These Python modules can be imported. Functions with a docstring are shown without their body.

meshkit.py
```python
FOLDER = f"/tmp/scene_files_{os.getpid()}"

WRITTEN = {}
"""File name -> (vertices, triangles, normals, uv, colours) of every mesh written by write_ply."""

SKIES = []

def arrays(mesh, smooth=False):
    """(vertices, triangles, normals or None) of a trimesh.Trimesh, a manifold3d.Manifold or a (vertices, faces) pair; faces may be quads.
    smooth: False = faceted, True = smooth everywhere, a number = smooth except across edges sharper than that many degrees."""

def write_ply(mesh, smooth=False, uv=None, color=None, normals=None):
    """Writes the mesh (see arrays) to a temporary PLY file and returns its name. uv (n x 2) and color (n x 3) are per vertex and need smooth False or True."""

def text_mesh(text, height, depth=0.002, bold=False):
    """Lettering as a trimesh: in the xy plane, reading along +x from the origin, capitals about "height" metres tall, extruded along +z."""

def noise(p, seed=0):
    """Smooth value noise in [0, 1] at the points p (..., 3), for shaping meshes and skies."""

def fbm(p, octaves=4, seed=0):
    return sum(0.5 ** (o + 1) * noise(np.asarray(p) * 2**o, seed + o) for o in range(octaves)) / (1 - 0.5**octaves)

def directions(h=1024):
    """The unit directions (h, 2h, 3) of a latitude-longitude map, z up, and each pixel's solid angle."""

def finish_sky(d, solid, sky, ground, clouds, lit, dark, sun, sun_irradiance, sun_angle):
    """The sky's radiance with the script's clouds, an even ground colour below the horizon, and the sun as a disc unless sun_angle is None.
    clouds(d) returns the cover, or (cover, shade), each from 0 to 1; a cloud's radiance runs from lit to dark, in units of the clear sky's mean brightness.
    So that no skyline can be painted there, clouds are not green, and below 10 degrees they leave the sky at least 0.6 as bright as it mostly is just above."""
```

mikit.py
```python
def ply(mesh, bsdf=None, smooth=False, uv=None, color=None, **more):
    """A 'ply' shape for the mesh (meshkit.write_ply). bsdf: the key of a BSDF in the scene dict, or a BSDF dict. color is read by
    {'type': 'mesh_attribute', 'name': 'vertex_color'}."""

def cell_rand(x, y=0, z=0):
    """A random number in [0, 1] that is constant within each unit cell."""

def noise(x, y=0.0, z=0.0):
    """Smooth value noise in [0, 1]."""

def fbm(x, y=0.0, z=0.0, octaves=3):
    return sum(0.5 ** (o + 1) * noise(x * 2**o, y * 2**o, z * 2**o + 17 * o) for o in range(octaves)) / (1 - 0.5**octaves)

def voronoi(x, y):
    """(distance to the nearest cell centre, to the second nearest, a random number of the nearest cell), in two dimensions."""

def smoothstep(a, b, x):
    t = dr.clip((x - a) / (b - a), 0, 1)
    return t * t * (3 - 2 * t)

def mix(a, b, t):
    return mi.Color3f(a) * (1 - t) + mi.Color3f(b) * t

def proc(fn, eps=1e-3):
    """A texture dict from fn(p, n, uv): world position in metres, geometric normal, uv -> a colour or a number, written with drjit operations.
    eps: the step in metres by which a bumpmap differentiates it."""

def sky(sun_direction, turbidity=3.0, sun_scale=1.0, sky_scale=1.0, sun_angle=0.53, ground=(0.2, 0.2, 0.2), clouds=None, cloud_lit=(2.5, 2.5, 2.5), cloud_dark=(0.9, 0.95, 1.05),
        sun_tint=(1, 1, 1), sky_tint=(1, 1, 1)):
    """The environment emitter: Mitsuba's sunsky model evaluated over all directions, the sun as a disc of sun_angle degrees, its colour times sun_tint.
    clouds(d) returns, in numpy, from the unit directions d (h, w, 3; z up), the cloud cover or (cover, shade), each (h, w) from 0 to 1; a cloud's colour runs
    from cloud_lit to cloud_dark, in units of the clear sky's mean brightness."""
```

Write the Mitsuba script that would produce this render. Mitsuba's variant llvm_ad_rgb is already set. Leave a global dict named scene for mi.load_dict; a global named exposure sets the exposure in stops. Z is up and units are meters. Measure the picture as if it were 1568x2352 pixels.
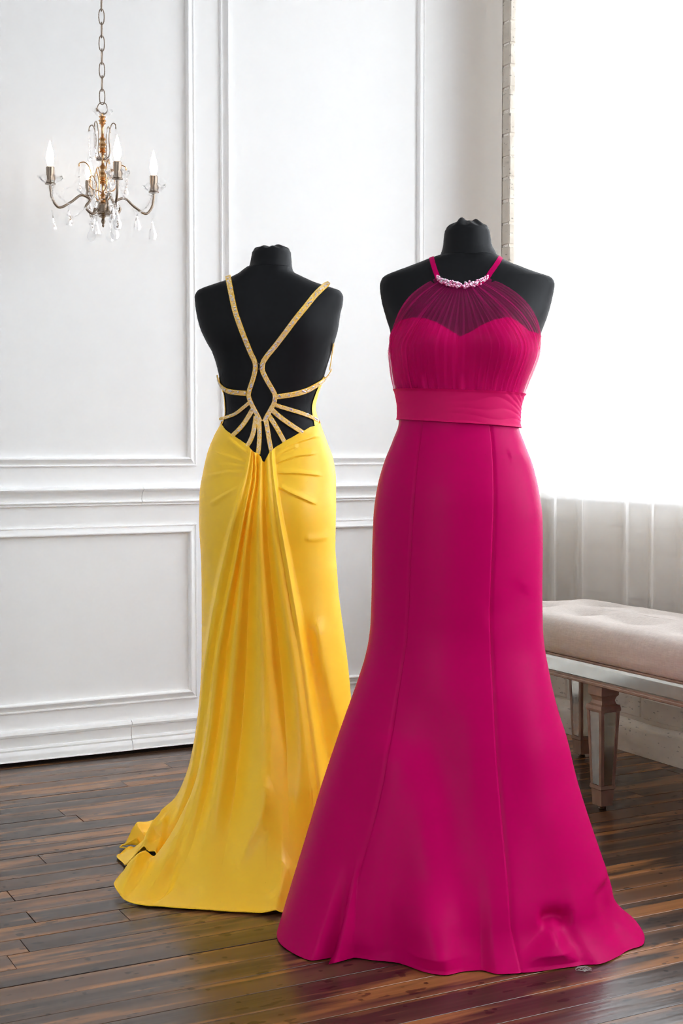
import math, random
import numpy as np
import trimesh
import mitsuba as mi
import drjit as dr
import mikit
from meshkit import noise as mnoise, fbm as mfbm
from scipy.interpolate import PchipInterpolator

T = mi.ScalarTransform4f
rng = np.random.default_rng(11)
random.seed(11)
scene, labels = {}, {}

# ------------------------------------------------------------------ camera, sky, exposure
# room frame: X along the panelled wall, Y towards it (wall face at Y = 4.5), Z up
EYE = np.array([0, 0, 1.05])
F = 3160.0
PITCH = math.atan(151 / 3160)
RT, FW, UP = np.array([.8886, -.4587, 0]), np.array([.4587, .8886, 0]), np.array([0, 0, 1.0])
look = FW * math.cos(PITCH) - UP * math.sin(PITCH)
scene['camera'] = {'type': 'perspective', 'fov': 2 * math.degrees(math.atan(784 / F)), 'fov_axis': 'x', 'near_clip': 0.05, 'far_clip': 200.0,
                   'to_world': T().look_at(origin=EYE.tolist(), target=(EYE + look).tolist(), up=[0, 0, 1])}
exposure = 5.68
SKY = 1.0


def cover(d):
    n = mfbm(d * 3.0, 3, 5)
    return np.ones(d.shape[:2]), np.clip((n - .35) * .8, 0, 1)


scene['sky'] = mikit.sky([.3, -.5, .8], turbidity=3, sun_scale=0.0, sky_scale=SKY, ground=(.55, .54, .52), clouds=cover,
                         cloud_lit=(1.17, 1.25, 1.33), cloud_dark=(.96, 1.01, 1.08))


# ------------------------------------------------------------------ helpers
def ray(u, v):
    xc, yc = (u - 784) / F, (1176 - v) / F
    return xc * RT + (math.cos(PITCH) + yc * math.sin(PITCH)) * FW + (-math.sin(PITCH) + yc * math.cos(PITCH)) * UP


def at(u, v, d):
    r = ray(u, v)
    return EYE + r * (d / (r @ FW))


def on_floor(u, v, z=0.0):
    r = ray(u, v)
    return EYE + r * ((z - EYE[2]) / r[2])


def on_plane(u, v, axis, c):
    r = ray(u, v)
    return EYE + r * ((c - EYE[axis]) / r[axis])


def project(P):
    q = np.asarray(P, float) - EYE
    f, x, z = q @ FW, q @ RT, q[..., 2]
    depth = f * math.cos(PITCH) - z * math.sin(PITCH)
    up = f * math.sin(PITCH) + z * math.cos(PITCH)
    return 784 + F * x / depth, 1176 - F * up / depth


def tidy(k):
    if k not in scene and k not in labels:
        return k
    i = 1
    while f'{k}_{i:03d}' in scene or f'{k}_{i:03d}' in labels:
        i += 1
    return f'{k}_{i:03d}'


def obj(name, mesh, mat, parent=None, smooth=False, label=None, kind=None, **kw):
    key = tidy(f'{parent}__{name}' if parent else name)
    scene[key] = mesh if isinstance(mesh, dict) else mikit.ply(mesh, mat, smooth=smooth, **kw)
    if label or kind:
        labels[key] = {**({'label': label} if label else {}), **({'kind': kind} if kind else {})}
    return key


def thing(name, label, cat, group=None, kind=None):
    key = tidy(name)
    labels[key] = {'label': label, 'category': cat}
    if group:
        labels[key]['group'] = group
    if kind:
        labels[key]['kind'] = kind
    return key


def box(x0, x1, y0, y1, z0, z1):
    m = trimesh.creation.box([x1 - x0, y1 - y0, z1 - z0])
    m.apply_translation([(x0 + x1) / 2, (y0 + y1) / 2, (z0 + z1) / 2])
    return m


def bbox(x0, x1, y0, y1, z0, z1, b=.002):
    """A box with chamfered edges (hull)."""
    p = []
    for x, sx in ((x0, 1), (x1, -1)):
        for y, sy in ((y0, 1), (y1, -1)):
            for z, sz in ((z0, 1), (z1, -1)):
                p += [(x + sx * b, y + sy * b, z), (x + sx * b, y, z + sz * b), (x, y + sy * b, z + sz * b)]
    return trimesh.convex.convex_hull(np.array(p))


def gridmesh(P, wrap=False, capends=False):
    m, n = P.shape[:2]
    i = np.arange(m * n).reshape(m, n)
    if wrap:
        i = np.hstack([i, i[:, :1]])
    a, b, c, d = i[:-1, :-1].ravel(), i[:-1, 1:].ravel(), i[1:, 1:].ravel(), i[1:, :-1].ravel()
    f = np.vstack([np.stack([a, b, c], 1), np.stack([a, c, d], 1)])
    v = P.reshape(-1, 3)
    if capends:
        for row, flip in ((0, False), (m - 1, True)):
            k = len(v)
            v = np.vstack([v, P[row].mean(0)])
            r = i[row]
            t = np.stack([r[:-1], r[1:], np.full(len(r) - 1, k)], 1)
            f = np.vstack([f, t[:, ::-1] if not flip else t])
    return trimesh.Trimesh(v, f, process=False)


def tube(path, r, n=8, caps=True):
    path = np.asarray(path, float)
    r = np.broadcast_to(r, len(path))
    t = np.gradient(path, axis=0)
    t /= np.linalg.norm(t, axis=1, keepdims=True) + 1e-12
    u = np.cross(t[0], [0, 0, 1] if abs(t[0][2]) < .9 else [1, 0, 0])
    u /= np.linalg.norm(u)
    rings = []
    a = np.arange(n) * 2 * np.pi / n
    for k in range(len(path)):
        u = u - t[k] * (u @ t[k])
        u /= np.linalg.norm(u) + 1e-12
        w = np.cross(t[k], u)
        rings.append(path[k] + r[k] * (np.cos(a)[:, None] * u + np.sin(a)[:, None] * w))
    return gridmesh(np.array(rings), wrap=True, capends=caps)


def lathe(prof, n=24, c=(0, 0, 0)):
    prof = np.asarray(prof, float)
    a = np.arange(n) * 2 * np.pi / n
    P = np.stack([prof[:, :1] * np.cos(a), prof[:, :1] * np.sin(a), np.repeat(prof[:, 1:], n, 1)], -1) + np.asarray(c)
    return gridmesh(P, wrap=True)


def smooth_path(p, n=40):
    p = np.asarray(p, float)
    s = np.r_[0, np.cumsum(np.linalg.norm(np.diff(p, axis=0), axis=1))]
    q = np.linspace(0, s[-1], n)
    return np.stack([PchipInterpolator(s, p[:, k])(q) for k in range(p.shape[1])], 1)


def bez(*p, n=24):
    p = [np.asarray(x, float) for x in p]
    t = np.linspace(0, 1, n)[:, None]
    while len(p) > 1:
        p = [a * (1 - t) + b * t for a, b in zip(p[:-1], p[1:])]
    return p[0]


def raycast(mesh, px):
    """First hits (points, normals, ok) of camera sight lines with a mesh: finds where a trimming line lies on the cloth or the form."""
    v, f = np.asarray(mesh.vertices), np.asarray(mesh.faces)
    a, e1, e2 = v[f[:, 0]], v[f[:, 1]] - v[f[:, 0]], v[f[:, 2]] - v[f[:, 0]]
    nrm = np.cross(e1, e2)
    pts, nn, ok = [], [], []
    for u, w in px:
        d = ray(u, w)
        h = np.cross(d, e2)
        det = (e1 * h).sum(1)
        det = np.where(abs(det) < 1e-14, 1e-14, det)
        s = EYE - a
        uu = (s * h).sum(1) / det
        q = np.cross(s, e1)
        vv = (q @ d) / det
        t = (e2 * q).sum(1) / det
        good = (uu >= -1e-6) & (vv >= -1e-6) & (uu + vv <= 1 + 1e-6) & (t > .1)
        if good.any():
            k = np.where(good, t, 1e9).argmin()
            n = nrm[k] / (np.linalg.norm(nrm[k]) + 1e-15)
            pts.append(EYE + d * t[k]); nn.append(-n if n @ d > 0 else n); ok.append(True)
        else:
            pts.append(np.zeros(3)); nn.append(np.zeros(3)); ok.append(False)
    return np.array(pts), np.array(nn), np.array(ok)


# ------------------------------------------------------------------ materials
def rgb(*c):
    return {'type': 'rgb', 'value': list(c)}


def srgb(*c):
    return [((x / 255 + .055) / 1.055) ** 2.4 if x > 10 else x / 255 / 12.92 for x in c]


def mat(key, d, two=True):
    scene[key] = {'type': 'twosided', 'bsdf': d} if two else d
    return key


def wall_paint(p, n, uv):
    t = mikit.fbm(p.x * 2.1, p.y * 2.1, p.z * 2.1, 3)
    return mikit.mix((.80, .805, .81), (.845, .845, .845), t)


def brick_paint(p, n, uv):
    t = mikit.fbm(p.x * 14, p.y * 14, p.z * 20, 4)
    s = mikit.smoothstep(.70, .78, mikit.fbm(p.x * 90, p.y * 60, p.z * 130, 3))
    c = mikit.mix((.44, .39, .33), (.58, .53, .46), t)
    return c * (1 - .45 * s)


def brick_bump(p, n, uv):
    return mikit.fbm(p.x * 40, p.y * 40, p.z * 40, 4) * .006


mat('paint', {'type': 'principled', 'base_color': mikit.proc(wall_paint), 'roughness': .55, 'specular': .35})
mat('trim_paint', {'type': 'principled', 'base_color': rgb(.84, .845, .85), 'roughness': .35, 'specular': .45})
mat('grey_paint', {'type': 'diffuse', 'reflectance': rgb(.10, .10, .10)})
mat('ceiling_paint', {'type': 'diffuse', 'reflectance': rgb(.82, .82, .82)})
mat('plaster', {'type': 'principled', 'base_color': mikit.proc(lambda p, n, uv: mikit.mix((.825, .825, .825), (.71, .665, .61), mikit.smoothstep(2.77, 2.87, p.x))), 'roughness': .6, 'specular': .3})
mat('painted_brick', {'type': 'bumpmap', 'arbitrary': mikit.proc(brick_bump), 'scale': 1.0,
                      'bsdf': {'type': 'principled', 'base_color': mikit.proc(brick_paint), 'roughness': .5, 'specular': .4}})

PW = .083
ROW0 = 4.46


def plank_colour(seed):
    def fn(p, n, uv):
        x, y = p.x + seed * 7.3, p.y
        k = (ROW0 - y) / PW
        row = dr.floor(k)
        fr = k - row
        g = mikit.fbm(x * 4.0, y * 120, row * 3.1 + seed, 4)
        tone = mikit.fbm(x * .9 + row * 5.7, y * 10, seed, 3)
        wear = mikit.smoothstep(.56, .72, mikit.fbm(x * 2.4 + row * 3.3, y * 22, seed + 4.0, 4))
        edge = mikit.smoothstep(.30, .02, dr.minimum(fr, 1 - fr)) * mikit.smoothstep(.46, .66, mikit.fbm(x * 1.1 + row * 1.7, row * 9.1, 2.0, 3))
        dark = mikit.mix((.015, .008, .006), (.046, .024, .014), g)
        mid = mikit.mix(dark, mi.Color3f(.085, .040, .020), mikit.smoothstep(.42, .70, tone))
        warm = mikit.mix((.16, .060, .013), (.34, .145, .045), g)
        c = mikit.mix(mid, warm, dr.clip(wear * .8 + edge * .45, 0, 1))
        spot = mikit.smoothstep(.75, .83, mikit.fbm(x * 34, y * 70, seed, 2))
        nx = p.x / .41 + mikit.cell_rand(row, 3.0) * .2
        dx = (nx - dr.floor(nx) - .5) * .41
        nail = mikit.smoothstep(.0060, .0035, dr.sqrt(dr.square(dx) + dr.square((fr - .3) * PW)))
        return c * (1 - .6 * spot) * (1 - .75 * nail)
    return fn


def plank_rough(p, n, uv):
    return .17 + .22 * mikit.fbm(p.x * 5, p.y * 30, 1.0, 4)


def plank_bump(p, n, uv):
    return .00065 * mikit.fbm(p.x * 5, p.y * 70, 0.0, 3) + .0011 * mikit.fbm(p.x * 2.2, p.y * 17, 4.0, 2)


NPL = 5
for k in range(NPL):
    mat(f'plank_wood_{k}', {'type': 'bumpmap', 'arbitrary': mikit.proc(plank_bump, eps=2e-3), 'scale': 1.0,
                            'bsdf': {'type': 'principled', 'base_color': mikit.proc(plank_colour(k + 1)), 'roughness': mikit.proc(plank_rough), 'specular': .55,
                                     'clearcoat': .45, 'clearcoat_gloss': .93}})
mat('gap_dirt_and_shade', {'type': 'diffuse', 'reflectance': rgb(.012, .009, .008)})  # near-black of the board joints, also the painted shade below the baseboard
mat('floor_wood', {'type': 'principled', 'base_color': rgb(.07, .038, .022), 'roughness': .3, 'specular': .5})

mat('black_jersey', {'type': 'principled', 'base_color': rgb(.0030, .0037, .0052), 'roughness': .58, 'specular': .20, 'sheen': .05, 'sheen_tint': 0.0})
mat('pink_satin', {'type': 'principled', 'base_color': rgb(.48, .0003, .098), 'roughness': .38, 'specular': .045, 'sheen': .06, 'sheen_tint': 1.0})
mat('pink_chiffon', {'type': 'principled', 'base_color': rgb(.56, .001, .10), 'roughness': .6, 'specular': .14, 'sheen': .25, 'sheen_tint': 1.0})
mat('yellow_satin', {'type': 'principled', 'base_color': rgb(.97, .60, .026), 'roughness': .44, 'specular': .42, 'sheen': .6, 'sheen_tint': .4})
mat('strap_cloth', {'type': 'principled', 'base_color': rgb(.82, .50, .03), 'roughness': .5, 'specular': .4})
mat('gold_bead', {'type': 'principled', 'base_color': rgb(.92, .83, .64), 'roughness': .28, 'metallic': .5, 'specular': .6})
mat('clear_stone', {'type': 'principled', 'base_color': rgb(.82, .80, .86), 'roughness': .10, 'metallic': .8, 'specular': .8})
mat('pink_bead', {'type': 'principled', 'base_color': rgb(.90, .38, .60), 'roughness': .10, 'metallic': .55, 'specular': .9})
mat('antique_wood', {'type': 'principled', 'base_color': mikit.proc(lambda p, n, uv: mikit.mix((.16, .10, .075), (.36, .25, .19), mikit.fbm(p.x * 40, p.y * 40, p.z * 16, 4))),
                     'roughness': .42, 'specular': .5, 'metallic': .25})
mat('mirror', {'type': 'roughconductor', 'material': 'Ag', 'distribution': 'ggx', 'alpha': .015, 'specular_reflectance': rgb(.74, .76, .76)})
mat('bronze', {'type': 'principled', 'base_color': rgb(.30, .24, .19), 'roughness': .28, 'metallic': 1.0})
mat('brass', {'type': 'principled', 'base_color': rgb(.62, .38, .19), 'roughness': .22, 'metallic': 1.0})
mat('crystal', {'type': 'dielectric', 'int_ior': 1.52, 'ext_ior': 1.0}, two=False)
mat('window_glass', {'type': 'thindielectric', 'int_ior': 1.5}, two=False)


def linen(p, n, uv):
    a = mikit.noise(p.y * 700, p.z * 90, p.x * 90)
    b = mikit.noise(p.y * 60, p.z * 800, p.x * 800)
    c = mikit.fbm(p.x * 9, p.y * 9, p.z * 9, 2)
    return mikit.mix((.42, .375, .345), (.58, .53, .495), dr.clip(.5 * a + .5 * b + .2 * (c - .5), 0, 1))


mat('linen', {'type': 'principled', 'base_color': mikit.proc(linen), 'roughness': .8, 'specular': .2, 'sheen': .3})


def sheer_weight(p, n, uv):
    return .50 + .12 * mikit.noise(p.y * 30, p.z * .3, p.x * 5)


mat('sheer', {'type': 'blendbsdf', 'weight': mikit.proc(sheer_weight),
              'a': {'type': 'thindielectric', 'int_ior': 1.02},
              'b': {'type': 'principledthin', 'base_color': rgb(.86, .855, .84), 'roughness': .8, 'diff_trans': .75, 'spec_trans': 0.0, 'eta': 1.2}}, two=False)


def tulle_weight(p, n, uv):
    s = uv.x * 40
    a = mikit.noise(s, uv.y * 2.0, 0.0)
    b = mikit.noise(s * 2.1 + 9, uv.y * 2.0, 0.0)
    return .22 + .34 * mikit.smoothstep(.52, .88, .6 * a + .4 * b)


mat('tulle', {'type': 'blendbsdf', 'weight': mikit.proc(tulle_weight),
              'a': {'type': 'thindielectric', 'int_ior': 1.02},
              'b': {'type': 'principledthin', 'base_color': rgb(.85, .02, .26), 'roughness': .7, 'diff_trans': .8, 'spec_trans': 0.0, 'eta': 1.3}}, two=False)

# ------------------------------------------------------------------ room shell
CEIL = 3.9
YB, XN, YN, XO = 4.5, 2.874, 4.232, 3.066          # panelled wall, window wall face, pier front, outer face of the pier
XS = 3.045                                          # brick under the window
X0, Y0 = -3.0, -5.0

f = thing('floor', 'worn dark brown strip-board floor with a glossy varnish', 'floor', kind='structure')
obj('subfloor', box(X0, 3.4, .9, YB + .05, -.06, -.021), 'gap_dirt_and_shade', f)
obj('near_boards', box(X0, 3.4, Y0, ROW0 - 42 * PW - .001, -.06, 0), 'floor_wood', f)
obj('side_boards', box(X0, -1.0, ROW0 - 42 * PW, ROW0 + .04, -.06, -.0005), 'floor_wood', f)
for r in range(42):
    y1 = ROW0 - r * PW
    x = -1.0 - rng.random() * .2
    while x < 3.2:
        L = rng.uniform(.9, 2.6)
        xe = min(x + L, 3.30)
        if 3.30 - xe < .3:
            xe = 3.30
        dz = rng.uniform(-.0012, 0)
        g = rng.uniform(.0006, .0016)
        obj('plank', bbox(max(x, -1.0) + .0008, xe - .0008, y1 - PW + g, y1 - .0010, -.02, dz, .0006), f'plank_wood_{rng.integers(NPL)}', f)
        x = xe
        if xe >= 3.30:
            break
obj('plank', box(-1.0, 3.3, ROW0 + .001, YB, -.02, -.001), 'plank_wood_0', f)

# panelled wall with its coved end
w = thing('wall_back', 'white panelled wall with picture-frame mouldings', 'wall', kind='structure')
obj('plain_wall', box(X0 - .1, 2.754, YB, YB + .12, 0, CEIL), 'paint', w)
R = XN - 2.754
arc = [(2.754 + R * math.sin(a), YB - R * (1 - math.cos(a))) for a in np.linspace(0, math.pi / 2, 22)] + [(XN - .001, 4.279)]
P = np.array([[(x, y, z) for x, y in arc] for z in (0, CEIL)])
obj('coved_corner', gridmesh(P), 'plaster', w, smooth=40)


def frame_parts(parent, x0, x1, z0, z1, prof, Y, m):
    """Mitred mouldings round a rectangle, one part per side; prof = (inset from the outer edge, proud)."""
    sides = []
    c = lambda ww: [(x0 + ww, z0 + ww), (x1 - ww, z0 + ww), (x1 - ww, z1 - ww), (x0 + ww, z1 - ww)]
    for k in range(4):
        Pm = np.array([[(c(ww)[k][0], Y - h, c(ww)[k][1]), (c(ww)[(k + 1) % 4][0], Y - h, c(ww)[(k + 1) % 4][1])] for ww, h in prof])
        obj('panel_moulding', gridmesh(Pm), m, parent, smooth=25)


PR = [(0, 0), (0, .007), (.002, .010), (.005, .010), (.007, .006), (.011, .007), (.016, .011), (.021, .017), (.025, .019), (.028, .0185), (.030, .016), (.031, .004), (.032, 0)]
zt = lambda v, u=300: on_plane(u, v, 1, YB)[2]
xt = lambda u, v=600: on_plane(u, v, 1, YB)[0]
XA, XB, XC = xt(449, 900), xt(506, 600), xt(973, 500)
zu = zt(1071.5, 300)
zl0, zl1 = zt(1615.5, 300), zt(1206, 300)
frame_parts(w, -2.2, XA, zu, 3.45, PR, YB, 'trim_paint')
frame_parts(w, XB, XC, zu, 3.45, PR, YB, 'trim_paint')
frame_parts(w, -2.2, XA, zl0, zl1, PR, YB, 'trim_paint')
frame_parts(w, XB, XC, zl0, zl1, PR, YB, 'trim_paint')


def strip(prof, x0, x1, Y):
    return gridmesh(np.array([[(x0, Y - h, z), (x1, Y - h, z)] for z, h in prof]))


zr = zt(1160.5, 300)
t1 = thing('trim_1', 'white moulded chair rail along the panelled wall', 'chair rail', kind='structure')
hr = .066
railp = [(zr + z * hr / .066, h) for z, h in [(.066, 0), (.066, .006), (.060, .030), (.056, .033), (.052, .031), (.046, .020), (.036, .013), (.026, .011), (.018, .011), (.016, .016), (.012, .018), (.009, .016), (.008, .010), (.005, .012), (.002, .012), (0, .008), (0, 0)]]
xj = xt(323, 1140)
obj('rail_length', strip(railp, X0, xj, YB), 'trim_paint', t1, smooth=25)
obj('rail_length', strip([(z, h * 1.02 + .0006 if h else 0) for z, h in railp], xj + .0008, 2.74, YB), 'trim_paint', t1, smooth=25)
b1 = thing('baseboard_back', 'white moulded baseboard along the panelled wall', 'baseboard', kind='structure')
zb = .012
basep = [(.112, 0), (.112, .012), (.108, .022), (.100, .026), (.094, .024), (.090, .017), (.088, .014), (.058, .014), (.056, .019), (.050, .022), (.044, .020), (.042, .023), (.036, .028), (.030, .030), (.016, .030), (.015, .034), (zb, .034), (zb, 0)]
xj2 = xt(298, 1690)
obj('board_length', strip(basep, X0, xj2, YB), 'trim_paint', b1, smooth=25)
obj('board_length', strip([(z + .001, h * 1.03) for z, h in basep], xj2 + .0008, 2.76, YB), 'trim_paint', b1, smooth=25)

obj('shadow_gap', box(X0, 2.86, YB - .022, YB + .01, -.015, zb + .001), 'gap_dirt_and_shade', b1)  # black strip standing in for the shade under the baseboard

# window wall: piers, brick spandrels, windows
w = thing('wall_right', 'window wall of painted brick piers and brick below the sills', 'wall', kind='structure')
SILL, HEAD = .885, 3.45
bays = [(2.62, YN), (.45, 2.15), (-1.75, -.05), (-3.95, -2.25)]
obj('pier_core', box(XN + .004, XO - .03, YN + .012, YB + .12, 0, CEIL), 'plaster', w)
obj('outer_wall', box(XO - .02, XO, YN + .02, YB - .01, 0, CEIL), 'painted_brick', w)
prev = bays[0][0]
for a, b in bays[1:] + [(None, None)]:
    lo = b if b is not None else Y0
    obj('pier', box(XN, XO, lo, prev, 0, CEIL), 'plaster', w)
    prev = a
for a, b in bays:
    obj('lintel', box(XN, XO + .04, a, b, HEAD, CEIL), 'plaster', w)
    if b != YN:
        obj('spandrel', box(XS, 3.11, a, b, 0, SILL - .03), 'painted_brick', w)
CO = .0812
for k in range(int(CEIL / CO)):
    z = k * CO
    e = XO + rng.uniform(-.010, .008)
    m = bbox(XN + .001, e, YN + rng.uniform(0, .003), YN + .10, z + .0025, z + CO - .0025, .004)
    m.apply_transform(trimesh.transformations.rotation_matrix(rng.uniform(-.018, .018), [0, 1, 0], [XO, YN, z + CO / 2]))
    obj('brick', m, 'painted_brick', w)
obj('mortar_bed', box(XN + .004, XO - .012, YN + .004, YN + .09, 0, CEIL), 'painted_brick', w)
# brick under the first window, on a cement plinth
obj('spandrel_mortar', box(XS + .004, 3.11, 2.62, YN, 0, SILL - .03), 'painted_brick', w)
obj('plinth', gridmesh(np.array([[(x, y, z + .006 * math.sin(y * 9 + z * 30) * (z > .01)) for y in np.linspace(2.62, YN, 40)] for x, z in ((3.02, .0), (3.018, .04), (3.022, .085), (3.03, .10), (3.046, .112), (XS + .01, .118))])), 'painted_brick', w, smooth=50)
for k in range(9):
    z = .118 + k * CO
    y = 2.62 - (.10 if k % 2 else 0)
    while y < YN:
        a, b = max(y, 2.62) + .004, min(y + .205, YN) - .004
        if b - a > .03:
            obj('brick', bbox(XS - rng.uniform(0, .004), XS + .03, a, b, z + .0035, z + CO - .0035, .005), 'painted_brick', w)
        y += .21
for i, (a, b) in enumerate(bays):
    k = thing(f'window_{i + 1}', f'tall white framed window in the brick wall, number {i + 1} from the corner' if i else 'tall bright window behind the sheer white curtain', 'window', kind='structure')
    ex = .14
    fm = [box(3.115, 3.165, a - ex, b + ex, HEAD, HEAD + .10), box(3.115, 3.165, a - ex, b + ex, SILL - .12, SILL - .035), box(3.115, 3.165, a - ex, a - ex + .05, SILL - .1, HEAD + .05), box(3.115, 3.165, b + ex - .05, b + ex, SILL - .1, HEAD + .05)]
    for q in fm:
        obj('frame_bar', q, 'trim_paint', k)
    obj('pane', gridmesh(np.array([[(3.14, y, z) for y in (a - ex, b + ex)] for z in (SILL - .06, HEAD + .04)])), 'window_glass', k)
    obj('sill', bbox(XS - .035, 3.114, a + .001, b - .001, SILL - .03, SILL, .006), 'trim_paint', k)

c = thing('ceiling', 'plain white ceiling', 'ceiling', kind='structure')
scene[c] = mikit.ply(box(X0 - .1, 3.2, Y0 - .1, YB + .1, CEIL, CEIL + .1), 'ceiling_paint')
w = thing('wall_front', 'plain dark grey wall behind the viewer', 'wall', kind='structure')
scene[w] = mikit.ply(box(X0 - .1, 3.1, Y0 - .1, Y0, 0, CEIL), 'grey_paint')
w = thing('wall_left', 'plain white wall with an added unseen window', 'wall', kind='structure')
xx, wa, wb = (X0 - .1, X0), -3.6, -1.4
for a, b, z0, z1 in ((Y0, YB, 0, .8), (Y0, YB, 3.4, CEIL), (Y0, wa, .8, 3.4), (wb, YB, .8, 3.4)):
    obj('wall_section', box(*xx, a, b, z0, z1), 'paint', w)
k = thing('window_5', 'unseen window added in the plain white wall as fill light', 'window', kind='structure')  # unseen opening added to brighten the left of the room
obj('pane', gridmesh(np.array([[(X0 - .05, y, z) for y in (wa, wb)] for z in (.8, 3.4)])), 'window_glass', k)

# sheer curtain
ya, yb = YN - .004, 2.66
ny = 420
ys = np.linspace(ya, yb, ny)
zs = np.linspace(.43, 3.36, 60)
s = (ya - ys)


def fold(s):
    ph = 2 * np.pi * (s / .165 + .25 * np.sin(s * 7.0) + .12 * np.sin(s * 17 + 1))
    return np.sin(ph) + .35 * np.sin(2 * ph + .8)


P = np.zeros((len(zs), ny, 3))
for i, z in enumerate(zs):
    amp = .020 + .006 * math.sin(z * 2.0)
    P[i, :, 0] = 2.926 + amp * fold(s + .01 * math.sin(z * 1.3)) * (1 - np.exp(-s / .02)) - .035 * np.exp(-s / .03)
    P[i, :, 1] = ys + .004 * np.sin(z * 2 + s * 9)
    P[i, :, 2] = z
c = thing('curtain', 'sheer white curtain hanging in soft folds across the bright window', 'curtain')
obj('cloth', gridmesh(P), 'sheer', c, smooth=True)
r = thing('curtain_rod', 'slim bronze rod carrying the sheer white curtain', 'curtain rod')
obj('rod', tube([(2.926, 2.55, 3.37), (2.926, YN, 3.37)], .010, 10), 'bronze', r)
for y in (2.5, ):
    obj('bracket', box(2.86, 2.94, y, y + .06, 3.35, 3.39), 'bronze', r)

# ------------------------------------------------------------------ bench
bench = thing('bench', 'tufted beige linen bench with mirrored apron and legs under the window', 'bench')
BX0, BX1, BY0, BY1 = 2.44, 2.885, 2.54, 3.79
zlo, zhi = on_plane(1400, 1582, 0, BX0)[2], on_plane(1400, 1534, 0, BX0)[2]
obj('frame_strip', bbox(BX0, BX1, BY0, BY1, zlo - .003, zlo + .006, .002), 'antique_wood', bench)
obj('frame_strip', bbox(BX0 + .001, BX1 - .001, BY0 + .001, BY1 - .001, zhi - .002, zhi + .004, .0015), 'antique_wood', bench)
obj('apron_core', box(BX0 + .006, BX1 - .006, BY0 + .006, BY1 - .006, zlo + .005, zhi - .001), 'antique_wood', bench)


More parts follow.
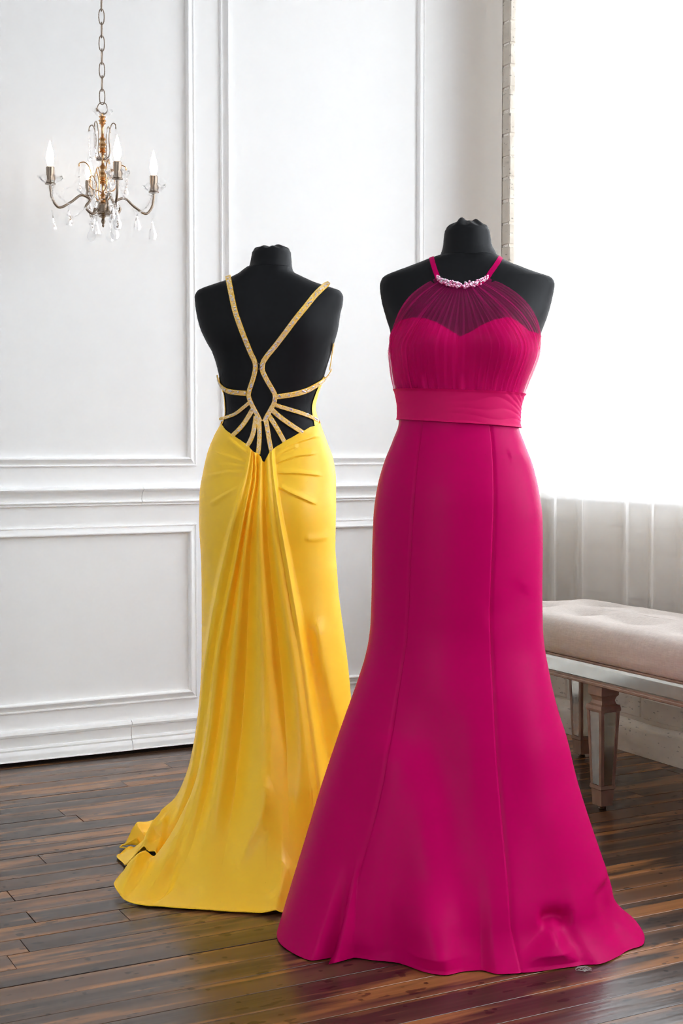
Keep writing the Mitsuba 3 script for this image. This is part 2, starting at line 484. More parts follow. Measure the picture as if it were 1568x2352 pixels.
def bevel_panel(a, b, axis, c, sgn):
    """A mirror pane with a bevelled rim: a = (lo, hi) along the wall, b = (lo, hi) up."""
    t = .008
    outer = [(a[0], b[0]), (a[1], b[0]), (a[1], b[1]), (a[0], b[1])]
    inner = [(a[0] + t, b[0] + t), (a[1] - t, b[0] + t), (a[1] - t, b[1] - t), (a[0] + t, b[1] - t)]
    pt = lambda q, o: (c + sgn * (o + .035 * (q[1] - b[1])), q[0], q[1]) if axis == 0 else (q[0], c + sgn * o, q[1])
    v = [pt(q, .0005) for q in outer] + [pt(q, .0030) for q in inner]
    fc = [[4, 5, 6], [4, 6, 7]]
    for k in range(4):
        j = (k + 1) % 4
        fc += [[k, j, 4 + j], [k, 4 + j, 4 + k]]
    return trimesh.Trimesh(v, fc, process=False)


obj('mirror_panel', bevel_panel((BY0 + .008, BY1 - .008), (zlo + .0065, zhi - .0025), 0, BX0 + .006, -1), 'mirror', bench, label='bevelled mirror strip along the apron')
obj('mirror_panel', bevel_panel((BX0 + .008, BX1 - .008), (zlo + .0065, zhi - .0025), 1, BY1 - .006, 1), 'mirror', bench)
# cushion: superellipsoid slab with tufts
CZ0, CZ1 = zhi + .003, zhi + .118
cx, cy, ax, ay, az = (BX0 + BX1) / 2, (BY0 + BY1) / 2, (BX1 - BX0) / 2 - .004, (BY1 - BY0) / 2 - .006, (CZ1 - CZ0) / 2
tufts = []
for j in range(5):
    tufts += [(BX0 + .15, BY1 - .17 - j * .245), (BX0 + .31, BY1 - .05 - j * .245)]
pw = lambda c, e: np.sign(c) * np.abs(c) ** e
om = np.linspace(-np.pi, np.pi, 40001)
_l = np.r_[0, np.cumsum(np.hypot(np.diff(ax * pw(np.cos(om), .17)), np.diff(ay * pw(np.sin(om), .10))))]
om = np.interp(np.linspace(0, _l[-1], 561)[:-1], _l, om)
hz = CZ1 - CZ0
pr_i = PchipInterpolator([0, .10, .22, .36, .48, .60, .70, .80, .90, 1], [.012, .002, -.005, -.005, .000, .010, .022, .038, .058, .082])
pr_z = PchipInterpolator([0, .10, .22, .36, .48, .60, .70, .80, .90, 1], [0, .07, .25, .48, .66, .81, .90, .955, .985, 1])
rows = [(float(pr_i(q)), float(pr_z(q)) * hz) for q in np.linspace(0, 1, 60)]
rows += [(q, hz * (1 + .07 * (q - .082) / (ax - .082))) for q in np.linspace(.082, ax - .0005, 70)[1:]]
C = np.zeros((len(rows), len(om), 3))
for i, (ins, z) in enumerate(rows):
    C[i, :, 0] = (ax - ins) * pw(np.cos(om), .17)
    C[i, :, 1] = (ay - ins) * pw(np.sin(om), .10)
    C[i, :, 2] = z
zt_ = np.clip((C[..., 2] / hz - .5) * 2, 0, 1) ** 1.5
C += np.array([cx, cy, CZ0])
dz = np.zeros(C.shape[:2])
for tx, ty in tufts:
    d2 = (C[..., 0] - tx) ** 2 + (C[..., 1] - ty) ** 2
    dz += .020 * np.exp(-d2 / .018 ** 2) + .024 * np.exp(-d2 / .055 ** 2)
C[..., 2] -= dz * zt_
obj('cushion', gridmesh(C, wrap=True), 'linen', bench, smooth=True, label='beige linen tufted cushion')
for tx, ty in tufts:
    m = trimesh.creation.icosphere(subdivisions=2, radius=.011)
    m.apply_scale([1, 1, .45])
    m.apply_translation([tx, ty, CZ1 + .004 - .040])
    obj('tuft_button', m, 'linen', bench, smooth=True)


def sq(prof, x, y):
    P = np.array([[(x + sx * h, y + sy * h, z) for sx, sy in ((-1, -1), (1, -1), (1, 1), (-1, 1))] for z, h in prof])
    return gridmesh(P, wrap=True, capends=True)


HL = zlo - .004
for lx in (BX0 + .043, BX1 - .043):
    for ly in (BY1 - .06, BY1 - .63, BY0 + .06):
        top, c1, c0, ft = HL, HL - .075, .062, .024
        wood = [sq([(HL, .031), (HL - .028, .031), (HL - .034, .026), (HL - .044, .023), (HL - .054, .026), (HL - .058, .034), (HL - .068, .036), (c1, .035)], lx, ly),
                sq([(c1, .029), (c0, .0205)], lx, ly),
                sq([(c0 + .010, .026), (c0, .027), (c0 - .004, .023), (ft - .012, .0205), (.012, .0195)], lx, ly)]
        h1, h0, st = .0335, .0245, .0105
        for sx in (-1, 1):
            for sy in (-1, 1):
                ring = lambda z, h: [(lx + sx * h, ly + sy * h, z), (lx + sx * (h - st), ly + sy * h, z), (lx + sx * (h - st), ly + sy * (h - st), z), (lx + sx * h, ly + sy * (h - st), z)]
                wood.append(gridmesh(np.array([ring(c1 + .001, h1), ring(c0 + .008, h0)]), wrap=True, capends=True))
        lk = obj('leg', trimesh.util.concatenate(wood), 'antique_wood', bench)
        for ax_, sg in ((0, -1), (0, 1), (1, -1), (1, 1)):
            q = []
            for z, h in ((c0 + .012, .0222 + .0009), (c1 - .002, .0288 + .0010)):
                o = h - .0005
                row = []
                for s_ in (-1, 1):
                    e = s_ * (h - .0015)
                    row.append((lx + sg * (o + .002), ly + e, z) if ax_ == 0 else (lx + e, ly + sg * (o + .002), z))
                q.append(row)
            obj('mirror_panel', gridmesh(np.array(q)), 'mirror', lk)
        obj('glide', lathe([(0, 0), (.010, 0), (.012, .003), (.010, .006), (.004, .008), (.004, .014), (0, .014)], 14, (lx, ly, 0)), 'bronze', lk, smooth=30)
 

# ------------------------------------------------------------------ dress forms and gowns: shared modelling


class Body:
    """Horizontal slices: left and right outline, depth towards the viewer and away, read off at the figure's own distance."""

    def __init__(self, u0, d, L, R, front, back, nexp=2.3, cy=((0, 0), (2, 0))):
        self.d = d
        self.o = at(u0, 1025, d) * np.array([1, 1, 0])
        self.zv = lambda v, u=u0: at(u, v, d)[2]
        tab = lambda q: PchipInterpolator(*np.array(sorted((at(u, v, d)[2], (at(u, v, d) - self.o) @ RT) for v, u in q)).T, extrapolate=True)
        self.xl, self.xr = tab(L), tab(R)
        pc = lambda q: PchipInterpolator(*np.array(sorted(q)).T, extrapolate=True)
        self.bf, self.bb, self.cy = pc(front), pc(back), pc(cy)
        self.n = nexp if callable(nexp) else (lambda z: nexp + 0 * z)
        self.bumps = []

    def lx(self, u, v):
        """(x, z) in the figure's own upright plane."""
        p = at(u, v, self.d)
        return (p - self.o) @ RT, p[2]

    def local(self, th, z, off=0.0):
        th, z = np.broadcast_arrays(np.asarray(th, float), np.asarray(z, float))
        xl, xr, n = self.xl(z), self.xr(z), self.n(z)
        c, a = (xl + xr) / 2, (xr - xl) / 2
        b = np.where(np.sin(th) < 0, self.bf(z), self.bb(z))
        x = c + (a + off) * pw(np.cos(th), 2 / n)
        y = self.cy(z) + (b + off) * pw(np.sin(th), 2 / n)
        for bx, bz, sx, sz, amp, side in self.bumps:
            y = y + side * amp * np.exp(-((x - bx) / sx) ** 2 - ((z - bz) / sz) ** 2) * (np.sin(th) * side > 0)
        return np.stack([x, y, z], -1)

    def world(self, q):
        q = np.asarray(q, float)
        return self.o + q[..., :1] * RT + q[..., 1:2] * FW + q[..., 2:3] * UP

    def polar(self, P):
        """Local points -> angle of the slice parameter at that point (approximate inverse)."""
        q = np.asarray(P) - self.o
        x, y, z = q @ RT, q @ FW, q[..., 2]
        xl, xr, n = self.xl(z), self.xr(z), self.n(z)
        c, a = (xl + xr) / 2, (xr - xl) / 2
        b = np.where(y < self.cy(z), self.bf(z), self.bb(z))
        return np.arctan2(pw(np.clip((y - self.cy(z)) / b, -1, 1), n / 2), pw(np.clip((x - c) / a, -1, 1), n / 2)), z


def seg_dist(x, z, line):
    """Distance from (x, z) to a polyline, the position 0..1 along it and the signed side."""
    line = np.asarray(line, float)
    s = np.r_[0, np.cumsum(np.hypot(*np.diff(line, axis=0).T))]
    best, pos, side = np.full(np.shape(x), 9.0), np.zeros(np.shape(x)), np.zeros(np.shape(x))
    for k in range(len(line) - 1):
        p, q = line[k], line[k + 1]
        dvec = q - p
        L2 = (dvec ** 2).sum()
        t = np.clip(((x - p[0]) * dvec[0] + (z - p[1]) * dvec[1]) / L2, 0, 1)
        dd = np.hypot(x - p[0] - t * dvec[0], z - p[1] - t * dvec[1])
        m = dd < best
        best = np.where(m, dd, best)
        pos = np.where(m, (s[k] + t * (s[k + 1] - s[k])) / s[-1], pos)
        side = np.where(m, np.sign((x - p[0]) * dvec[1] - (z - p[1]) * dvec[0]), side)
    return best, pos, side


def ridge(x, z, body, px, w, amp, w2=None, fade=.15):
    """Height of a soft fold that runs along a line; w, w2: its width in metres on either side."""
    line = [body.lx(u, v) for u, v in px]
    dd, t, side = seg_dist(x, z, line)
    ww = np.where(side > 0, w, w2 or w)
    taper = np.clip(t / fade, 0, 1) * np.clip((1 - t) / fade, 0, 1) if fade else 1.0
    taper = taper * taper * (3 - 2 * taper) if fade else 1.0
    return amp * np.exp(-(dd / ww) ** 2) * taper


def make_form(name, label, body, zlo, zneck, necktab, ztop, peaks, mats='black_jersey'):
    t = thing(name, label, 'dress form')
    zz = np.unique(np.r_[np.linspace(zlo, zneck, 120), np.linspace(zneck - .09, zneck, 60)])
    th = np.linspace(-np.pi, np.pi, 145)[:-1]
    P = body.world(body.local(th[None, :], zz[:, None]))
    torso = gridmesh(P, wrap=True, capends=True)
    obj('torso', torso, mats, t, smooth=True)
    # neck: its own cloth tube with gathered cap
    z, xl, xr, b = np.array(necktab).T
    q = np.linspace(z[0], z[-1], 24)
    xl, xr, b = (PchipInterpolator(z, k)(q) for k in (xl, xr, b))
    c, a = (xl + xr) / 2, (xr - xl) / 2
    rows = [np.stack([c[i] + a[i] * np.cos(th), b[i] * np.sin(th), np.full(len(th), q[i])], -1) for i in range(len(q))]
    obj('neck', gridmesh(body.world(np.array(rows)), wrap=True), mats, t, smooth=True)
    rows = []
    for k in np.linspace(0, 1, 26):
        s_ = math.cos(k * math.pi / 2) ** .55 if k < 1 else 0
        x, y = c[-1] + a[-1] * s_ * np.cos(th), b[-1] * s_ * np.sin(th)
        zz_ = q[-1] + (ztop - q[-1]) * math.sin(k * math.pi / 2) + 0 * th
        for px_, py_, amp, wd in peaks:
            zz_ = zz_ + amp * np.exp(-((x - px_) ** 2 + (y - py_) ** 2) / wd ** 2) * min(1, k * 3)
        zz_ = zz_ + .0022 * np.sin(th * 9 + 2) * math.sin(k * math.pi)
        rows.append(np.stack([x, y, zz_], -1))
    obj('neck_cap', gridmesh(body.world(np.array(rows)), wrap=True), mats, t, smooth=True, label='gathered black cloth over the neck top')
    o = body.o
    obj('stand_pole', tube([o + UP * .03, o + UP * (zlo + .02)], .013, 12), 'bronze', t)
    obj('stand_base', lathe([(0, 0), (.13, 0), (.13, .012), (.10, .022), (.02, .034), (0, .034)], 28, o), 'bronze', t, smooth=30)
    return t, torso


def ribbon(pts, nrm, width, thick=.0012, lift=.002, arch=.0):
    """A flat cloth band along points that lies on normals nrm."""
    pts, nrm = np.asarray(pts), np.asarray(nrm)
    t = np.gradient(pts, axis=0)
    t /= np.linalg.norm(t, axis=1, keepdims=True) + 1e-12
    side = np.cross(nrm, t)
    side /= np.linalg.norm(side, axis=1, keepdims=True) + 1e-12
    w = np.broadcast_to(width, len(pts))[:, None] / 2
    rows = [pts + nrm * lift - side * w, pts + nrm * (lift + thick) - side * w, pts + nrm * (lift + thick + arch), pts + nrm * (lift + thick) + side * w, pts + nrm * lift + side * w]
    return gridmesh(np.stack(rows, 1)), side


def on_form(meshes, px, n, lift_missing=True):
    """A smooth run of n points of the line px laid on the form: points and smoothed normals."""
    px = smooth_path(px, n)
    P, N, ok = raycast(meshes, px)
    i = np.flatnonzero(ok)
    for k in range(3):
        P[:, k] = np.interp(np.arange(n), i, P[i, k])
        N[:, k] = np.interp(np.arange(n), i, N[i, k])
    for k in np.flatnonzero(~ok):                      # beyond the outline: carry on at the same distance
        j = i[np.abs(i - k).argmin()]
        P[k] = at(*px[k], (P[j] - EYE) @ FW)
    from scipy.ndimage import gaussian_filter1d
    N = gaussian_filter1d(N, 3, axis=0, mode='nearest')
    P = gaussian_filter1d(P, 1.2, axis=0, mode='nearest')
    return P, N / np.linalg.norm(N, axis=1, keepdims=True)


ICO = trimesh.creation.icosphere(subdivisions=0, radius=1.0)


def scatter(points, radii, normals=None, flat=1.0):
    V, Fc, n = [], [], 0
    for k, (p, r) in enumerate(zip(points, radii)):
        v = ICO.vertices * r
        if normals is not None and flat != 1:
            nn = normals[k]
            v = v - (1 - flat) * (v @ nn)[:, None] * nn
        V.append(v + p)
        Fc.append(ICO.faces + n)
        n += len(v)
    return trimesh.Trimesh(np.vstack(V), np.vstack(Fc), process=False)


# ------------------------------------------------------------------ pink gown on the nearer form
PK = Body(1057, 3.0,
          L=[(586, 1010), (589, 1002), (592, 993), (597, 978), (603, 963), (609, 947), (615, 931), (623, 909), (631, 889), (635, 882), (640, 877), (656, 872), (685, 875), (732, 887), (762, 896), (785, 898), (832, 902), (876, 908), (900, 914), (938, 920), (967, 920), (1014, 905), (1062, 886), (1116, 871), (1180, 862), (1269, 858.5), (1348, 857.5), (1428, 855)],
          R=[(586, 1139), (589, 1144), (593, 1150), (598, 1158), (604, 1170), (612, 1192), (620, 1213), (627, 1233), (633, 1252), (637, 1263), (644, 1270), (655, 1273), (668, 1271), (723, 1257), (762, 1242), (788, 1232), (817, 1227), (841, 1219), (876, 1205), (905, 1195), (938, 1186), (972, 1184), (1020, 1199), (1068, 1217), (1128, 1231), (1189, 1239), (1269, 1239.5), (1348, 1238.5), (1428, 1239.5)],
          front=[(.6, .150), (.70, .150), (.80, .150), (.93, .148), (1.03, .128), (1.10, .108), (1.16, .104), (1.22, .112), (1.28, .124), (1.33, .112), (1.38, .080), (1.42, .064), (1.45, .058), (1.48, .062)],
          back=[(.6, .15), (.75, .15), (.93, .150), (1.03, .120), (1.10, .085), (1.20, .085), (1.30, .092), (1.38, .078), (1.42, .062), (1.45, .056), (1.48, .062)],
          nexp=lambda z: 2.25 + 0 * z)
zb_ = PK.zv(800)
PK.bumps = [(PK.lx(975, 800)[0], zb_, .062, .062, .030, -1), (PK.lx(1148, 800)[0], zb_, .062, .062, .030, -1)]
zn = PK.zv(589)
neck = [(PK.zv(v), PK.lx(l, v)[0], PK.lx(r, v)[0], b) for v, l, r, b in ((590, 1009, 1141, .060), (581, 1012.5, 1138, .056), (565, 1017, 1129.5, .052), (545, 1019, 1126, .050), (530, 1021.5, 1123.5, .049), (526, 1024, 1121, .047))]
pform, ptorso = make_form('dress_form', 'black dress form wearing the bright pink halter gown', PK, PK.zv(1060), zn + .001, neck, PK.zv(517),
                          [(PK.lx(1058, 515)[0], -.02, .0125, .014), (PK.lx(1089, 515)[0], -.018, .0095, .012), (PK.lx(1110, 515)[0], .01, .004, .014)])

pg = thing('pink_gown', 'bright pink halter evening gown with sheer ruched bodice and flared satin skirt', 'gown')
ZW0, ZW1 = PK.zv(969), PK.zv(903)
# hem on the floor
hem_px = [(645, 2172), (680, 2196), (715, 2209), (747, 2220), (764, 2213), (790, 2197), (813, 2202), (856, 2208), (904, 2212), (940, 2222), (970, 2232), (1019, 2240), (1067, 2233), (1104, 2231), (1143, 2240), (1200, 2237), (1270, 2226), (1333, 2217), (1379, 2217), (1418, 2202), (1450, 2186), (1481, 2170)]
HP = [(on_floor(*p) - PK.o) for p in hem_px]
HP = [(h @ RT, h @ FW) for h in HP]
HP += [(.395, -.02), (.37, .10), (.30, .21), (.17, .28), (0, .30), (-.16, .26), (-.29, .17), (-.375, .04)]
hth = np.array([math.atan2(y, x) for x, y in HP])
hr_ = np.array([math.hypot(x, y) for x, y in HP])
o_ = np.argsort(hth)
hth, hr_ = hth[o_], hr_[o_]
hth = np.r_[hth[-2:] - 2 * np.pi, hth, hth[:2] + 2 * np.pi]
hr_ = np.r_[hr_[-2:], hr_, hr_[:2]]
hemr = PchipInterpolator(hth, hr_)
from scipy.ndimage import gaussian_filter1d
_a = np.linspace(-np.pi, np.pi, 720, endpoint=False)
_s = gaussian_filter1d(hemr(_a), 16, mode='wrap')
hems = lambda t: np.interp(t, _a, _s, period=2 * np.pi)
ZK = PK.zv(1428)
gL = PchipInterpolator([0, .06, .12, .204, .319, .44, .554, .728, .876, 1], [0, .022, .066, .16, .30, .44, .565, .738, .885, 1])
gR = PchipInterpolator([0, .06, .127, .215, .295, .376, .51, .645, .76, .86, .895, 1], [0, .012, .045, .10, .165, .245, .345, .475, .595, .70, .722, 1])


def pink_skirt(th, z, folds=True):
    th, z = np.broadcast_arrays(np.asarray(th, float), np.asarray(z, float))
    q = PK.local(th, np.maximum(z, ZK), .004)
    f = np.clip((ZK - z) / ZK, 0, 1)
    lo = np.clip(1 - z / .22, 0, 1) ** 1.5
    hr = hems(th) * (1 - lo) + hemr((th + np.pi) % (2 * np.pi) - np.pi) * lo
    h = np.stack([hr * np.cos(th), hr * np.sin(th)], -1)
    wr = .5 + .5 * np.cos(th)
    wr = wr * wr * (3 - 2 * wr)
    g = gL(f) * (1 - wr) + gR(f) * wr
    q[..., :2] = q[..., :2] + g[..., None] * (h - q[..., :2])
    q[..., 2] = z
    if not folds:
        return PK.world(q)
    x = q[..., 0].copy()
    fr = np.clip(-np.sin(th) * 2.2, 0, 1)
    D = 0
    # soft folds of the front, towards the viewer
    D = D + ridge(x, z, PK, [(955, 1500), (985, 1640), (1010, 1800), (1020, 1950), (1010, 2080)], .055, -.024, .065, .42)
    D = D + ridge(x, z, PK, [(905, 1640), (880, 1800), (850, 1960), (800, 2130)], .045, .012)
    D = D + ridge(x, z, PK, [(950, 1930), (960, 2030), (985, 2120), (1010, 2220)], .050, .024, .045, .38)
    D = D + ridge(x, z, PK, [(1140, 1560), (1120, 1700), (1110, 1850), (1110, 2000)], .05, -.010, None, .42)
    D = D + ridge(x, z, PK, [(1180, 1450), (1200, 1640), (1230, 1800), (1270, 1980)], .05, .010, None, .35)
    D = D + ridge(x, z, PK, [(905, 2090), (870, 2135), (820, 2170), (775, 2200)], .012, .016, .030, .2)
    D = D + ridge(x, z, PK, [(930, 2110), (880, 2165), (830, 2192)], .030, -.020, .022, .2)
    D = D + ridge(x, z, PK, [(1110, 2125), (1075, 2165), (1040, 2190), (1010, 2180)], .012, .012, .030, .2)
    D = D + ridge(x, z, PK, [(1130, 2160), (1070, 2195), (1025, 2205)], .022, -.014, .02, .2)
    D = D + ridge(x, z, PK, [(1205, 2045), (1240, 2090), (1300, 2140), (1390, 2190)], .055, .034, .020, .12)
    D = D + ridge(x, z, PK, [(1195, 2030), (1235, 2026), (1275, 2040)], .012, -.022, .018, .25)
    D = D + ridge(x, z, PK, [(1360, 1980), (1385, 2070), (1412, 2130)], .022, -.020, .03, .15)
    D = D + ridge(x, z, PK, [(1195, 1330), (1150, 1385), (1090, 1400)], .03, -.003, .03, .2)
    D = D + ridge(x, z, PK, [(1195, 1060), (1175, 1040), (1150, 1045)], .012, .0025, .012, .2)
    D = D + .006 * (mfbm(np.stack([x * 5, z * 3.2, 0 * x + 2], -1), 3, 8) - .5) * np.clip((1.05 - z) * 2, 0, 1)
    D = D * fr * np.clip(z / .03, .25, 1)
    q[..., 0] += -D * -np.cos(th) * .4
    q[..., 1] -= D
    return PK.world(q)


zz = np.r_[np.linspace(ZW0 + .012, ZK, 70), np.linspace(ZK, .10, 90)[1:], np.linspace(.10, .002, 40)[1:]]
SL = [(968, 960), (969, 974), (958, 1055), (948.6, 1157), (942, 1269), (937, 1390), (932.5, 1476), (921, 1540), (897, 1696), (880, 1800), (856, 1900), (807, 2057), (780, 2184), (770, 2260)]
SR = [(1127, 960), (1127, 974), (1132.7, 1055), (1135, 1141), (1131.8, 1237), (1127, 1364), (1126, 1428), (1130, 1540), (1139, 1696), (1157, 1900), (1167, 2021), (1173, 2130), (1197, 2231), (1200, 2280)]
tt = np.linspace(-np.pi + .05, -.05, 500)
sth = {}
for nm, line in (('L', SL), ('R', SR)):
    lu, lv = np.array(line).T
    out = []
    for z in zz:
        u, v = project(pink_skirt(tt, np.full(500, z), False))
        dlt = u - np.interp(v, lv, lu)
        k = np.flatnonzero((dlt[:-1] <= 0) & (dlt[1:] > 0))
        k = k[len(k) // 2]
        out.append(tt[k] - dlt[k] * (tt[k + 1] - tt[k]) / (dlt[k + 1] - dlt[k]))
    from scipy.ndimage import gaussian_filter1d
    sth[nm] = gaussian_filter1d(np.array(out), 2.5, mode='nearest')


def panel(t0, t1, n):
    """A skirt panel between two seams, its edges drawn in along the seam."""
    k = np.linspace(0, 1, n)
    th = t0[:, None] * (1 - k) + t1[:, None] * k
    P = pink_skirt(th, zz[:, None] + 0 * th)
    o = PK.o + UP * 0
    inw = P - o
    inw[..., 2] = 0
    inw /= np.linalg.norm(inw, axis=-1, keepdims=True)
    wdt = np.linalg.norm(P[:, -1] - P[:, 0], axis=1)[:, None] + .2
    e = np.minimum(k, 1 - k)[None, :] * wdt
    return gridmesh(P - inw * (.0026 * np.exp(-(e / .004) ** 2))[..., None])


dense = lambda a, b, n: None
obj('skirt_panel', panel(sth['L'], sth['R'], 200), 'pink_satin', pg, smooth=True, label='centre front panel of the satin skirt')
obj('skirt_panel', panel(sth['R'], np.full(len(zz), np.pi / 2), 170), 'pink_satin', pg, smooth=True)
obj('skirt_panel', panel(np.full(len(zz), -1.5 * np.pi), sth['L'], 170), 'pink_satin', pg, smooth=True)

# bodice with sweetheart edge
edge_px = [(900, 764), (907.5, 747), (922, 735), (942.7, 730), (969, 732), (998.5, 741), (1028, 756), (1050, 769), (1057, 773.5), (1064, 770), (1075, 765), (1104, 747), (1133.5, 735), (1163, 729.5), (1180, 731), (1201, 744), (1216, 760)]
ep, en, eok = raycast(ptorso, edge_px)
eth, ez = PK.polar(ep[eok])
eth = np.r_[-np.pi - .4, -np.pi - .05, eth, -.05 + .0, .4]
zs_ = PK.zv(792)
ez = np.r_[zs_, PK.zv(782), ez, PK.zv(776), zs_]
o_ = np.argsort(eth)
eth, ez = eth[o_], ez[o_]


def topz(th):
    a = np.where(th > np.pi / 2, th - 2 * np.pi, th)
    return np.interp(a, eth, ez)


th = np.linspace(-1.5 * np.pi, np.pi / 2, 421)
k = np.linspace(0, 1, 70)[:, None]
zc = (ZW1 - .02) * (1 - k) + topz(th)[None, :] * k
P = PK.local(th[None, :] + 0 * zc, zc, .004)
obj('bodice', gridmesh(PK.world(P)), 'pink_satin', pg, smooth=True, label='solid pink bodice with sweetheart edge')

# waistband in soft horizontal pleats
k = np.linspace(0, 1, 48)[:, None]
th = np.linspace(-np.pi, np.pi, 361)[:-1]
slope = .009 * np.cos(th)[None, :]
zc = (ZW0 - .004) * (1 - k) + (ZW1 + .003) * k - slope * (1 - k * .4)
ph = k * 6 + 2.2 * k * np.sin(th * 2 + 1)[None, :] + .35 * np.sin(th * 5 + 4 * k)
side_pl = np.clip(np.cos(th + .35) * 1.5, 0.12, 1)[None, :]
off = .0085 + .0011 * np.abs(np.sin(ph * np.pi)) ** .7 * side_pl + .002 * np.exp(-((k - 1) / .05) ** 2) + .0015 * np.exp(-(k / .05) ** 2)
P = PK.local(th[None, :] + 0 * zc, zc, off)
obj('waistband', gridmesh(PK.world(P), wrap=True), 'pink_chiffon', pg, smooth=True, label='pleated pink chiffon waistband')

# halter straps and beaded neck trim
arc_px = [(1003, 639), (1010, 647), (1025, 655), (1045, 659.5), (1061, 660.5), (1080, 658.5), (1098, 654), (1110, 648), (1120, 639)]
for line in ([(991, 592), (993, 601), (997, 616), (1002, 630), (1006, 642)], [(1149, 591), (1145, 599), (1136, 613), (1126, 627), (1117, 642)]):
    A, N = on_form(ptorso, line, 26)
    m, _ = ribbon(A, N, .0105, .0014, .0015)
    obj('halter_strap', m, 'pink_satin', pg, smooth=30)
AP, AN = on_form(ptorso, arc_px, 60)
m = tube(AP + AN * .004, .0035, 8)
obj('neck_binding', m, 'pink_chiffon', pg, smooth=True)
pts, rad = [], []
for k in range(150):
    i = rng.uniform(0, 58.9)
    j = int(i)
    p = AP[j] * (1 - i + j) + AP[j + 1] * (i - j)
    nn = AN[j]
    pts.append(p + nn * (.006 + rng.uniform(0, .004)) + UP * rng.uniform(-.0045, .0065))
    rad.append(rng.uniform(.0018, .0034))
obj('beading', scatter(pts, rad), 'pink_bead', pg, kind='stuff', label='cluster of pink and clear beads along the neckline')
pts = [AP[int(i)] + AN[int(i)] * .0095 + UP * rng.uniform(-.004, .006) for i in rng.uniform(0, 59, 70)]
obj('beading', scatter(pts, rng.uniform(.0013, .0023, 70)), 'clear_stone', pg, kind='stuff', label='small clear stones among the pink beads')

# sheer tulle gathered from the neck to the waist
ns, nt = 420, 80
s = np.linspace(0, 1, ns)
Aw = np.stack([np.interp(s, np.linspace(0, 1, 60), (AP + AN * .004)[:, k]) for k in range(3)], 1)
Al = np.stack([(Aw - PK.o) @ RT, (Aw - PK.o) @ FW, Aw[:, 2]], 1)
zbust = PK.zv(800)
thb = -np.pi - .22 + s * (np.pi + .34)
thw = -np.pi - .10 + s * (np.pi + .20)
tv = np.linspace(0, 1, nt)
P = np.zeros((nt, ns, 3))
pleat = np.sin(2 * np.pi * 34 * s + 2.5 * np.sin(9 * s)) + .5 * np.sin(2 * np.pi * 61 * s)
for i, t in enumerate(tv):
    if t < .5:
        q = t / .5
        B = PK.local(thb, np.full(ns, zbust), .008)
        out = np.abs(s - .5) * 2
        mid = (Al + B) / 2 + np.stack([np.sign(s - .5) * .042 * out ** 2, -.012 - .0 * s, .036 * out ** 2], 1)
        X = Al * (1 - q) ** 2 + 2 * mid * q * (1 - q) + B * q * q
    else:
        q = (t - .5) / .5
        z = zbust * (1 - q) + (ZW1 - .004) * q
        X = PK.local(thb * (1 - q) + thw * q, np.full(ns, z), .008 - .001 * q)
    P[i] = X
P = np.concatenate([P[:2], gaussian_filter1d(P, 3.5, axis=0, mode='nearest')[2:-2], P[-2:]])
for i, t in enumerate(tv):
    X = P[i]
    # keep clear of what lies beneath: bring forward to the front of the form or bodice
    zc_ = np.minimum(X[:, 2], zn - .004)
    xl_, xr_, nn_ = PK.xl(zc_), PK.xr(zc_), PK.n(zc_)
    e_ = np.clip(np.abs((X[:, 0] - (xl_ + xr_) / 2) / ((xr_ - xl_) / 2 + .006)), 0, 1)
    yf = PK.cy(zc_) - (PK.bf(zc_) + .0085) * (1 - e_ ** nn_) ** (1 / nn_)
    for bx, bz, sx, sz, amp, sd_ in PK.bumps:
        yf = yf - amp * np.exp(-((X[:, 0] - bx) / sx) ** 2 - ((zc_ - bz) / sz) ** 2)
    X[:, 1] = np.where((e_ < 1) & (t > .04) & (t < .70) & (X[:, 1] < .03), np.minimum(X[:, 1], yf), X[:, 1])
P[3:-3] = gaussian_filter1d(P, 1.0, axis=0, mode='nearest')[3:-3]
for i, t in enumerate(tv):
    w_ = .0015 * min(1, t * 5) * (.55 + .45 * min(1, abs(t - .98) * 6))
    rr = np.hypot(P[i, :, 0], P[i, :, 1])
    P[i, :, :2] *= (1 + pleat * w_ / rr)[:, None]
uv = np.stack(np.meshgrid(s, tv), -1).reshape(-1, 2)
obj('tulle_overlay', gridmesh(PK.world(P)), 'tulle', pg, smooth=True, uv=uv, label='sheer gathered pink tulle over the bodice')

# ------------------------------------------------------------------ yellow gown, seen from behind, on the farther form
YL = Body(622, 3.47,
          L=[(614, 568), (617, 563), (623, 555), (629, 547), (637, 531), (646, 514), (653, 492), (660, 471), (664, 461), (669, 453), (683, 447), (706, 449), (749, 458), (785, 473.6), (810, 487.6), (856, 501.6), (887, 508), (910, 515.7), (948, 518), (971, 512), (1000, 497), (1038, 482), (1087, 471), (1132, 464), (1203, 463), (1245, 465), (1278, 467), (1354, 468.5), (1500, 468.5)],
          R=[(614, 669), (619, 671), (628, 678), (634, 690), (642, 707), (650, 726), (656, 744), (660, 757), (664, 770), (668, 780), (683, 788), (698, 787), (718, 782), (757, 776), (785, 768), (831, 754), (870, 742), (905, 729), (935, 723), (971, 731), (1000, 741), (1024, 750), (1052, 760), (1099, 766.5), (1153, 767), (1212, 766), (1260, 765.5), (1307, 769), (1354, 772), (1411, 779), (1462, 786), (1500, 791)],
          front=[(.5, .14), (.65, .14), (.80, .145), (.90, .142), (1.0, .118), (1.07, .092), (1.13, .078), (1.22, .082), (1.32, .086), (1.38, .078), (1.42, .066), (1.46, .058), (1.50, .060), (1.54, .06)],
          back=[(.5, .14), (.65, .14), (.85, .135), (1.0, .115), (1.10, .098), (1.18, .105), (1.27, .128), (1.33, .115), (1.40, .078), (1.46, .060), (1.50, .06), (1.54, .06)],
          nexp=lambda z: 2.3 + 0 * z)
